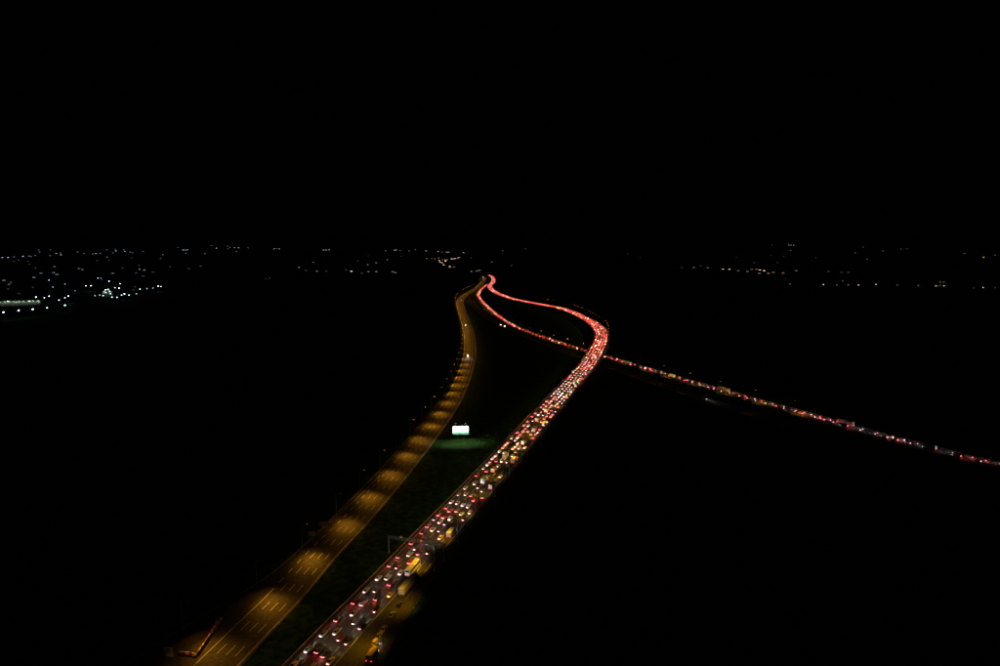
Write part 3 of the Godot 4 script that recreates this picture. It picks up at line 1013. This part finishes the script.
func place_cars():
	# read off the photograph: the lit rear of every vehicle; W lit white, B braking
	var list := [
		[290, 668, "sedan", "white", 0], [304.7, 652, "sedan", "white", 0], [315.5, 652.8, "hatchback", "grey", 1], [321.5, 657, "sedan", "black", 1], [319.7, 636, "sedan", "silver", 0],
		[334.7, 634.4, "sedan", "silver", 0], [337.7, 640.4, "hatchback", "red", 0], [335, 621.3, "hatchback", "black", 1], [345.6, 644, "sedan", "black", 0, "cool"], [327.2, 664, "sedan", "yellow", 0],  # last one: yellow body stands for amber lamplight on a white car
		[311, 673, "van", "cream", 0], [352.8, 623.9, "hatchback", "silver", 0, "cool"], [361.3, 629.4, "sport_utility", "black", 0], [351.4, 615.4, "sedan", "silver", 0], [352.5, 603.8, "sedan", "red", 1],
		[360.8, 605.3, "hatchback", "grey", 1], [374.3, 600, "sedan", "black", 1], [374.3, 612, "sport_utility", "black", 0], [363, 592, "sedan", "silver", 0], [374.3, 592, "sedan", "grey", 0],
		[388.2, 596.6, "sedan", "yellow", 0], [388.2, 585.4, "hatchback", "red", 1], [376.2, 579.8, "sedan", "white", 0], [385.6, 579.4, "sport_utility", "silver", 0], [398.9, 574.4, "sedan", "white", 0],
		[408, 574, "coach", "white", 0], [395.5, 568.2, "sedan", "black", 0], [388, 566.5, "hatchback", "grey", 1], [397.8, 557.9, "sedan", "black", 1], [408.3, 556, "sport_utility", "white", 0],
		[415, 549.6, "hatchback", "blue", 0, "cool"], [410.2, 544, "sedan", "red", 1], [427.4, 544.4, "sedan", "grey", 0], [418.8, 554.9, "hatchback", "red", 1], [427.8, 553.8, "sedan", "yellow", 0],
		[408.3, 563.5, "sedan", "red", 1], [421.8, 540.8, "sedan", "red", 1], [439, 538.9, "sedan", "white", 0], [421.4, 533.7, "sedan", "black", 1], [431.9, 530.9, "sedan", "white", 0],
		[438.7, 531.4, "hatchback", "grey", 0], [425.9, 527, "hatchback", "red", 1], [449.2, 536, "box_truck", "white", 0], [439, 522.9, "sedan", "white", 0], [432.7, 519.8, "hatchback", "blue", 0],
		[443.9, 524.6, "sedan", "grey", 0], [437.5, 515.6, "sedan", "black", 1], [449.2, 519.6, "sedan", "white", 0, "cool"], [442, 518, "hatchback", "red", 1], [448.8, 511.7, "sedan", "red", 1],
		[446.2, 508.5, "sedan", "black", 1], [455.6, 511.7, "hatchback", "red", 1], [460.4, 514.9, "sedan", "silver", 0, "cool"], [462.3, 520, "sedan", "black", 0], [469.4, 513.4, "sport_utility", "cream", 0, "warm"],
		[449.9, 502.9, "sedan", "white", 0], [456.3, 504, "sedan", "white", 0], [462.3, 505.9, "hatchback", "white", 0], [466.8, 507.4, "sedan", "silver", 0, "warm"], [457.6, 495.2, "hatchback", "grey", 0],
		[464.4, 488.9, "sedan", "white", 0], [464.8, 495.2, "sedan", "silver", 0], [470.4, 496.3, "sedan", "black", 1], [473.4, 501, "hatchback", "red", 1], [482, 498, "sedan", "black", 1],
		[481.7, 491.6, "hatchback", "blue", 0], [472.3, 484.3, "van", "cream", 0], [482, 482, "box_truck", "white", 0], [476.8, 488, "sedan", "grey", 0], [490.3, 488, "box_truck", "yellow", 0],
		[499, 477, "sedan", "white", 0], [475.3, 476, "sedan", "red", 1], [482.4, 468.9, "sedan", "silver", 0, "warm"], [485, 471.5, "hatchback", "red", 1], [488.8, 465.5, "sedan", "white", 0],
		[493.3, 471, "small_truck", "yellow", 0, "warm"], [496.7, 466.3, "sedan", "silver", 0, "warm"], [501.2, 461.8, "van", "white", 0], [496, 461.4, "hatchback", "red", 1], [490.4, 462.3, "sedan", "black", 1],
		[491.1, 459, "sedan", "white", 1], [494.7, 456, "sedan", "white", 1], [498.4, 452, "sport_utility", "white", 0], [503.2, 453, "sedan", "silver", 0, "warm"], [501, 461.5, "box_truck", "white", 0, "warm"],
		[506.2, 462.4, "sedan", "grey", 0], [511.8, 456.3, "sedan", "white", 0], [514.8, 462, "box_truck", "cream", 0], [520.4, 457.8, "sedan", "black", 1], [515.5, 452.4, "hatchback", "red", 1],
		[502, 448.2, "sedan", "white", 1], [504.7, 445.2, "sedan", "silver", 1], [507.4, 443, "hatchback", "red", 1], [511, 438.6, "sedan", "white", 0, "cool"], [512.2, 449, "sedan", "white", 1],
		[515.2, 447.3, "sedan", "white", 0], [518.5, 448.6, "van", "cream", 0], [517, 443.9, "sedan", "silver", 1], [514.8, 440.7, "hatchback", "white", 0], [523, 443.5, "box_truck", "white", 0],
		[524.4, 448, "sedan", "white", 0], [517, 437.9, "sedan", "white", 1], [519.3, 434.9, "sedan", "red", 1], [517, 432.9, "hatchback", "silver", 1], [522.3, 431.9, "sedan", "white", 1],
		[527.9, 431.9, "sedan", "white", 1], [527.2, 426.6, "sport_utility", "white", 0], [523.4, 425.9, "sedan", "silver", 1], [524.5, 428.9, "sedan", "red", 1], [530.6, 434.9, "sedan", "silver", 1],
		[535, 434.5, "sedan", "red", 1], [533.2, 438.3, "hatchback", "white", 1], [534.3, 431, "box_truck", "white", 0], [539.6, 430, "sedan", "white", 1], [538.8, 433, "hatchback", "silver", 0],
		[544, 425.4, "box_truck", "white", 0]]
	for c in list:
		on_jam(c[0], c[1], c[2], c[3], c[4] == 1, c[5] if c.size() > 5 else "white", 1.6 if not SHAPES.has(c[2]) else 0.8)
	# from there on the queue closes up
	for lane in 5:
		var d := J.nearest(gp(530, 424)).x + rng.randf_range(0.0, 8.0)
		for u in used[lane]:
			d = maxf(d, u[0] + u[1] + 3.0)
		while d < J.nearest(gp(486.5, 275.2)).x:
			var roll := rng.randf()
			var kind := "sedan"
			if roll < 0.30:
				kind = "hatchback"
			elif roll < 0.46:
				kind = "sport_utility"
			elif roll < 0.52:
				kind = "van"
			elif roll < (0.62 if lane >= 2 else 0.535):
				kind = "box_truck"
			if d > 1500.0 and kind == "box_truck":
				kind = "sedan"
			var colour: String = ["white", "white", "silver", "silver", "grey", "black", "red", "white", "yellow", "cream"][rng.randi() % 10]
			if kind == "box_truck":
				colour = ["white", "yellow", "cream"][rng.randi() % 3]
			if lane == 4 and d > 1050.0:
				break
			var half: float = proto(kind, colour, true, "white").get_meta("half")
			d += half
			var f := J.frame(d, LANES[lane] + rng.randf_range(-0.35, 0.35))
			f.origin.y += 0.06
			note(f, kind, colour, rng.randf() < 0.64, ["white", "white", "white", "cool", "warm"][rng.randi() % 5], LANE_WORDS[lane] + part_of_road(d), "vehicles queuing on the jammed carriageway")
			d += half + (rng.randf_range(2.5, 8.0) if d < 1300.0 else rng.randf_range(3.5, 10.0))
			if rng.randf() < 0.09:
				d += rng.randf_range(4.0, 12.0)
	# the crossing motorway: its queue runs from the open country to the merge
	var fixed := [[631, 364, "box_truck", "white"], [663, 373, "box_truck", "yellow"], [674, 377, "box_truck", "white"], [724, 391, "trailer_truck", "yellow"], [844, 425, "trailer_truck", "white"], [930, 449, "box_truck", "cream"]]
	var busy := [[], [], []]
	var lanes_b := [-3.7, 0.0, 3.7]
	for q in fixed:
		var d := B.nearest(gp(q[0], q[1])).x
		var lane := 2 if q[2] == "trailer_truck" else 1
		busy[lane].append([d, 9.5])
		var f := B.frame(d, lanes_b[lane])
		f.origin.y += 0.02
		note(f, q[2], q[3], false, "white", "in the %s crossing lane" % ["near", "middle", "far"][lane], "vehicles queuing on the crossing motorway")
	for lane in 3:
		if lane == 0:
			continue
		var d := 4.0 + rng.randf_range(0.0, 12.0)
		while d < B.length - 20.0:
			d += 2.3
			var free := true
			for u in busy[lane]:
				if absf(u[0] - d) < u[1] + 3.5:
					d = u[0] + u[1] + 4.0
					free = false
			if not free:
				continue
			var f := B.frame(d, lanes_b[lane] + rng.randf_range(-0.3, 0.3))
			f.origin.y += 0.02
			var kind: String = ["sedan", "sedan", "hatchback", "sport_utility", "van"][rng.randi() % 5]
			var colour: String = ["white", "silver", "silver", "grey", "black", "red"][rng.randi() % 6]
			note(f, kind, colour, rng.randf() < 0.5, ["white", "cool", "warm"][rng.randi() % 3], "in the %s crossing lane" % ["near", "middle", "far"][lane], "vehicles queuing on the crossing motorway")
			d += 2.3 + (rng.randf_range(3.0, 11.0) if d > 520.0 else rng.randf_range(2.5, 9.0))
	# oncoming cars on the opposite carriageway and on the empty crossing carriageway
	for q in [[471.5, 355.5, 5.6], [465.8, 325, 5.6], [468.5, 300.5, 9.4], [483, 277.5, 5.0], [481.5, 279, 9.0]]:
		var d := C.nearest(gp(q[0], q[1])).x
		var f := C.frame(d, q[2])
		f.origin.y += 0.05
		f.basis = f.basis.rotated(Vector3.UP, PI)
		note_oncoming(f)
	for q in [[501.6, 324.5], [506, 326.5], [706, 399]]:
		var d := N.nearest(gp(q[0], q[1])).x
		var f := N.frame(d, 0.0)
		f.origin.y += 0.025
		note(f, "sedan", "white", false, "cool", "alone on the empty crossing carriageway", "cars on the empty crossing carriageway")
	# standing on the slip road and hard shoulder
	var still := [[372.5, 658, "small_truck", "yellow", 0.0], [375, 643.5, "hatchback", "yellow", 0.05], [381.5, 642, "hatchback", "grey", 0.0], [379, 637, "sedan", "silver", 0.05], [384, 630, "sedan", "cream", 0.0], [392, 616, "sedan", "silver", 0.0], [399.5, 606, "sport_utility", "black", 0.0]]
	for q in still:
		var at := gp(q[0], q[1])
		var n := J.nearest(at)
		var f := J.frame(n.x, n.y)
		f.origin.y = 0.06
		f.basis = f.basis.rotated(Vector3.UP, q[4] + 0.06)
		note(f, q[2], q[3], false, "white", "standing on the slip road", "vehicles standing on the slip road", q[2] == "small_truck")
	var tq := J.nearest(gp(405.5, 598.5))
	var tf := J.frame(tq.x + 7.6, 20.0)
	tf.origin.y += 0.06
	note(tf, "trailer_truck", "grey", false, "white", "parked on the hard shoulder short of the gantry", "", false)

func note_oncoming(f: Transform3D):
	var o: Node3D = oncoming_proto().duplicate()
	o.name = numbered("oncoming_car")
	add_child(o)
	o.transform = f
	tag(o, "white car with full headlamps coming down the opposite carriageway", "car", "oncoming cars on the opposite carriageway")

func oncoming_proto() -> Node3D:
	if protos.has("oncoming"):
		return protos.oncoming
	var o: Node3D = proto("sedan", "white", false, "cool").duplicate()
	o.remove_meta("half")
	for c in o.get_children():
		if c is MeshInstance3D and String(c.name).begins_with("headlight"):
			c.material_override = glow("full_beam", lin(0.85, 0.95, 1.0), 90.0)
		elif c is SpotLight3D and String(c.name).begins_with("headlight"):
			c.light_energy = 260.0
	protos["oncoming"] = o
	return o

# ---------------------------------------------------------------- far lights
func towns():
	var steel := paint("mast_steel", lin(0.25, 0.25, 0.25), 0.5, 0.4)
	var mast := one(tube(Vector3.ZERO, Vector3(0, 16, 0), 0.2, 0.12, 6))
	var head := one(soft_box(Vector3(0, 16.3, 0), Vector3(2.4, 0.5, 0.7), 0.08))
	var lens := one(soft_box(Vector3(0, 15.7, 0.45), Vector3(2.2, 0.9, 0.3), 0.05))
	# floodlight masts in the goods yard: [x, y, brightness] as seen in the photograph
	var yard := [[430, 278, 3], [455, 278, 3], [490, 240, 2], [505, 240, 1], [545, 255, 3], [245, 250, 2], [180, 335, 3], [222, 338, 2], [245, 330, 2], [325, 338, 2], [342, 330, 3], [325, 375, 3], [295, 350, 2], [148, 355, 2],
		[163, 395, 3], [93, 402, 3], [17, 410, 3], [38, 355, 2], [82, 360, 1], [235, 388, 2], [195, 358, 1], [528, 298, 3], [540, 297, 3], [548, 305, 2], [552, 318, 2], [530, 312, 2], [516, 327, 2], [595, 290, 3], [600, 268, 2], [585, 336, 2], [608, 325, 2], [622, 318, 3],
		[645, 325, 2], [560, 335, 2], [575, 288, 2], [700, 295, 2], [735, 292, 1], [765, 290, 1], [790, 280, 3], [805, 282, 2], [682, 318, 1], [475, 328, 1], [498, 325, 1], [325, 270, 1], [265, 285, 1]]
	for q in yard:
		var k: int = q[2]
		var at := gp(q[0] / 5.0, 230.0 + q[1] / 5.0, 16.0)
		at.y = 0.0
		var o := thing("floodlight_mast", "%s cold white floodlight mast in the distant goods yard" % ["", "dim", "bright", "dazzling"][k], "floodlight", at, "floodlight masts in the goods yard")
		o.rotation.y = atan2(-at.x, -at.z)
		part("mast", mast, steel, o)
		var h := part("lamp_head", head, steel, o)
		part("lamp_lens", lens, glow("yard%d" % k, lin(0.62, 0.98, 0.95), [0.0, 2.0, 6.0, 15.0][k]), h)
		if k == 3:
			var l := SpotLight3D.new()
			l.name = "lamp_light"
			l.light_color = lin(0.62, 0.98, 0.92)
			l.light_energy = 14.0
			l.spot_angle = 80.0
			l.spot_range = 80.0
			l.spot_attenuation = 2.0
			l.light_size = 0.5
			l.shadow_enabled = true
			l.position = Vector3(0, 15.1, 1.0)
			l.rotation_degrees = Vector3(-80, 180, 0)
			o.add_child(l, true)
	# the long lit shed and the works building in the yard
	shed(gp(17, 305.4), 92.0, 12.0, 24.0, lin(0.40, 0.42, 0.33), "long pale shed with dimly lit front in the goods yard")
	shed(gp(107.5, 296.6), 26.0, 17.0, 20.0, lin(0.45, 0.50, 0.48), "tall pale works building among the yard floodlights")
	structure("yard_pavement", one(yard_sheet()), mats.worn_asphalt)
	# towns at the foot of the hills: small houses whose lit windows show as points
	var left := [[170, 240, 1], [20, 255, 1], [45, 275, 1], [55, 265, 1], [205, 218, 1], [268, 215, 1], [272, 185, 1], [395, 195, 1], [722, 202, 1], [695, 178, 0], [765, 213, 0], [282, 118, 1], [305, 125, 1], [115, 132, 1], [12, 138, 1], [40, 138, 1], [580, 105, 1], [625, 107, 1], [565, 115, 0], [480, 118, 1], [465, 120, 0],
		[420, 118, 0], [915, 100, 1], [925, 100, 1], [937, 99, 1], [890, 88, 0], [945, 195, 0], [850, 185, 0], [147, 172, 0], [95, 322, 0], [70, 135, 0], [155, 133, 0], [500, 117, 0], [715, 107, 0]]
	for q in left:
		house(q[0] / 5.0, 230.0 + q[1] / 5.0, q[2], "cool")
	var mid := [[140, 70, 1], [120, 60, 0], [185, 72, 0], [210, 68, 1], [225, 68, 1], [262, 68, 0], [362, 72, 1], [372, 72, 0], [382, 72, 1], [552, 77, 1], [562, 77, 1], [574, 76, 1], [513, 125, 1], [458, 145, 1], [527, 160, 1], [80, 140, 1], [33, 149, 0], [683, 120, 0], [660, 160, 2], [722, 135, 1], [755, 127, 1],
		[797, 115, 1], [825, 78, 1], [832, 77, 1], [882, 80, 1], [725, 162, 1], [755, 162, 1], [818, 162, 1], [828, 166, 1], [700, 168, 0], [945, 80, 1], [345, 188, 0], [330, 190, 0], [485, 157, 0], [563, 160, 0], [790, 80, 0], [905, 75, 0], [638, 155, 0]]
	for q in mid:
		house(180.0 + q[0] / 3.846, 230.0 + q[1] / 3.846, q[2], "white")
	var right := [[35, 146, 0], [72, 145, 1], [93, 140, 0], [115, 146, 1], [160, 150, 2], [180, 150, 2], [207, 155, 1], [235, 157, 1], [248, 150, 1], [262, 150, 1], [272, 153, 2], [285, 155, 2], [298, 163, 1], [313, 160, 1], [343, 162, 1], [383, 155, 1], [270, 163, 1], [255, 130, 0], [325, 130, 0], [310, 76, 0], [360, 76, 1],
		[367, 76, 1], [374, 76, 1], [350, 180, 0], [363, 196, 1], [465, 198, 2], [505, 199, 1], [523, 186, 1], [540, 199, 1], [571, 199, 2], [624, 198, 2], [688, 199, 1], [752, 201, 1], [806, 202, 2], [818, 190, 1], [830, 190, 1], [830, 202, 2], [818, 200, 1], [948, 207, 2], [985, 208, 0], [920, 208, 0], [480, 157, 0],
		[597, 119, 1], [718, 87, 0], [700, 88, 0], [950, 113, 1], [585, 82, 0], [520, 160, 0], [540, 160, 0]]
	for q in right:
		house(670.0 + q[0] / 3.03, 220.0 + q[1] / 3.03, q[2], "warm")
	var centre := [[78, 92, 0], [222, 93, 0], [318, 96, 1], [350, 102, 0], [390, 102, 1], [405, 102, 1], [528, 105, 1], [222, 156, 1], [265, 156, 1], [290, 156, 1], [325, 150, 1], [334, 183, 2], [340, 188, 2], [350, 192, 2], [365, 210, 2], [378, 170, 2], [395, 165, 1], [430, 158, 2], [445, 158, 2], [460, 156, 2], [485, 150, 2],
		[500, 145, 1], [415, 222, 2], [450, 228, 1], [595, 265, 1], [765, 185, 1], [930, 215, 0], [590, 150, 0], [660, 255, 1], [380, 180, 2], [355, 165, 1], [328, 172, 2], [415, 232, 1], [640, 262, 1]]
	for q in centre:  # some of these houses stand in for toll plaza and road lights
		house(400.0 + q[0] / 8.325, 240.0 + q[1] / 8.325, q[2], "warm" if q[2] > 0 else "white")

	for k in 45:
		var x := rng.randf_range(0.0, 1000.0)
		if x > 250.0 and rng.randf() < 0.45:
			x = rng.randf_range(0.0, 170.0)
		var y := rng.randf_range(249.0, 262.0) if x < 200.0 else rng.randf_range(246.0, 258.0)
		house(x, y, 0, "cool" if x < 200.0 else ("white" if x < 420.0 else "warm"))
	for k in 14:
		house(rng.randf_range(0.0, 150.0), rng.randf_range(268.0, 292.0), 0 if rng.randf() < 0.7 else 1, "cool")

func yard_sheet() -> PackedVector3Array:
	var a := gp(-20, 315)
	var b := gp(170, 296)
	var c := gp(170, 286)
	var d := gp(-60, 290)
	var up := Vector3.UP * 0.03
	return PackedVector3Array([a + up, d + up, c + up, a + up, c + up, b + up])

func shed(at: Vector3, w: float, h: float, deep: float, c: Color, label: String):
	var o := thing("yard_shed", label, "building", at)
	o.rotation.y = atan2(-at.x, -at.z) * 0.6
	part("wall", one(box(Vector3(0, h * 0.45, -deep * 0.5), Vector3(w, h * 0.9, deep))), paint("shed" + label, c, 0.8), o)
	var r := []
	for x in [-w * 0.5 - 0.4, w * 0.5 + 0.4]:
		r.append([Vector3(x, h * 0.9, 0.5), Vector3(x, h * 1.02, -deep * 0.5), Vector3(x, h * 0.9, -deep - 0.5), Vector3(x, h * 0.88, -deep * 0.5)])
	part("roof", one(loft(r)), paint("shed_roof", lin(0.2, 0.2, 0.2), 0.7), o)
	var n := int(w / 9.0)
	for k in n:
		part("loading_door", one(box(Vector3(-w * 0.5 + (k + 0.5) * w / n, 2.2, 0.05), Vector3(4.2, 4.4, 0.12))), paint("loading_door", lin(0.22, 0.24, 0.24), 0.6), o)
		var fx := -w * 0.5 + (k + 0.5) * w / n
		part("wall_lamp", one(box(Vector3(fx, h * 0.86, 0.5), Vector3(0.8, 0.25, 0.6))), glow("wall_lamp", lin(0.75, 1.0, 0.85), 4.0), o)
		var l := SpotLight3D.new()
		l.name = "wall_lamp_light"
		l.light_color = lin(0.8, 1.0, 0.85)
		l.light_energy = 14.0
		l.spot_angle = 85.0
		l.spot_range = 40.0
		l.spot_attenuation = 2.0
		l.light_size = 0.3
		l.shadow_enabled = true
		l.position = Vector3(fx, h * 0.83, 2.0)
		l.rotation_degrees = Vector3(-70, 0, 0)
		o.add_child(l, true)

func house(px: float, py: float, k: int, tone: String):
	var at := gp(px, py + 0.3)
	var far := at.length() / 5000.0
	var name_of: String = ["faintly lit", "lit", "brightly lit"][k]
	var side: String = {"cool": "in the town beyond the goods yard", "white": "on the dark plain between yard and motorway", "warm": "in the settlement beyond the motorway"}[tone]
	var o := thing("house", "small house with %s windows %s" % [name_of, side], "house", at, "distant houses with lit windows")
	o.rotation.y = atan2(-at.x, -at.z) + rng.randf_range(-0.4, 0.4)
	if not meshes.has("house"):
		meshes["house"] = [one(box(Vector3(0, 3, -4.5), Vector3(12, 6, 9))),
			one(loft([[Vector3(-6.5, 5.9, 0.6), Vector3(-6.5, 8.6, -4.5), Vector3(-6.5, 5.9, -9.6)], [Vector3(6.5, 5.9, 0.6), Vector3(6.5, 8.6, -4.5), Vector3(6.5, 5.9, -9.6)]])),
			one(box(Vector3(0, 3.0, 0.06), Vector3(2.3, 2.6, 0.14))), one(box(Vector3(0, 3.6, 0.06), Vector3(1.2, 1.2, 0.14)))]
	var m = meshes["house"]
	part("wall", m[0], paint("house_wall", lin(0.4, 0.38, 0.34), 0.9), o)
	part("roof", m[1], paint("house_roof", lin(0.14, 0.08, 0.06), 0.9), o)
	var c: Color = {"cool": lin(0.80, 0.97, 1.0), "white": lin(1.0, 0.93, 0.85), "warm": lin(1.0, 0.72, 0.42)}[tone]
	# more and larger lit windows with distance, sized so the point of light shows
	var spots := [Vector3(0, 0, 0)]
	if far > 0.6:
		spots = [Vector3(-3.6, 0, 0), Vector3(0, 0, 0), Vector3(3.6, 0, 0)]
	for q in spots:
		part("lit_window", m[2] if far > 1.15 else m[3], glow("window_%s_%d" % [tone, k], c, [0.4, 1.5, 7.0][k]), o, q)

func tufts():
	var v := PackedVector3Array()
	for k in 7:
		var a := TAU * k / 7.0 + 0.3
		var o := Vector3(cos(a), 0, sin(a))
		var s := Vector3(-o.z, 0, o.x) * 0.07
		var b := o * 0.12
		var t := o * (0.35 + 0.05 * (k % 3)) + Vector3.UP * (0.45 + 0.08 * (k % 4))
		v.append_array([b - s, t, b + s])
	var mesh := one(v)
	var m := paint("tuft", lin(0.028, 0.088, 0.012), 0.9)
	var g := MultiMesh.new()
	g.transform_format = MultiMesh.TRANSFORM_3D
	g.mesh = mesh
	g.instance_count = 9000
	var c := gp(461, 445)
	for i in g.instance_count:
		var an := rng.randf() * TAU
		var rad := absf(rng.randfn(0.0, 16.0))
		var p := c + Vector3(cos(an) * rad * 1.4, 0, sin(an) * rad)
		var side := J.nearest(p).y
		if side > -2.0:
			p.x -= side + 3.0
		if C.nearest(p).y < 17.5:
			p = c + Vector3(rng.randf_range(-8, 8), 0, rng.randf_range(-14, 14))
		g.set_instance_transform(i, Transform3D(Basis(Vector3.UP, rng.randf() * TAU).scaled(Vector3.ONE * rng.randf_range(0.5, 1.5)), p))
	var o := MultiMeshInstance3D.new()
	o.name = "grass_tufts"
	o.multimesh = g
	o.material_override = m
	o.set_meta("kind", "stuff")
	tag(o, "rough grass of the median round the billboard", "grass")
	add_child(o)
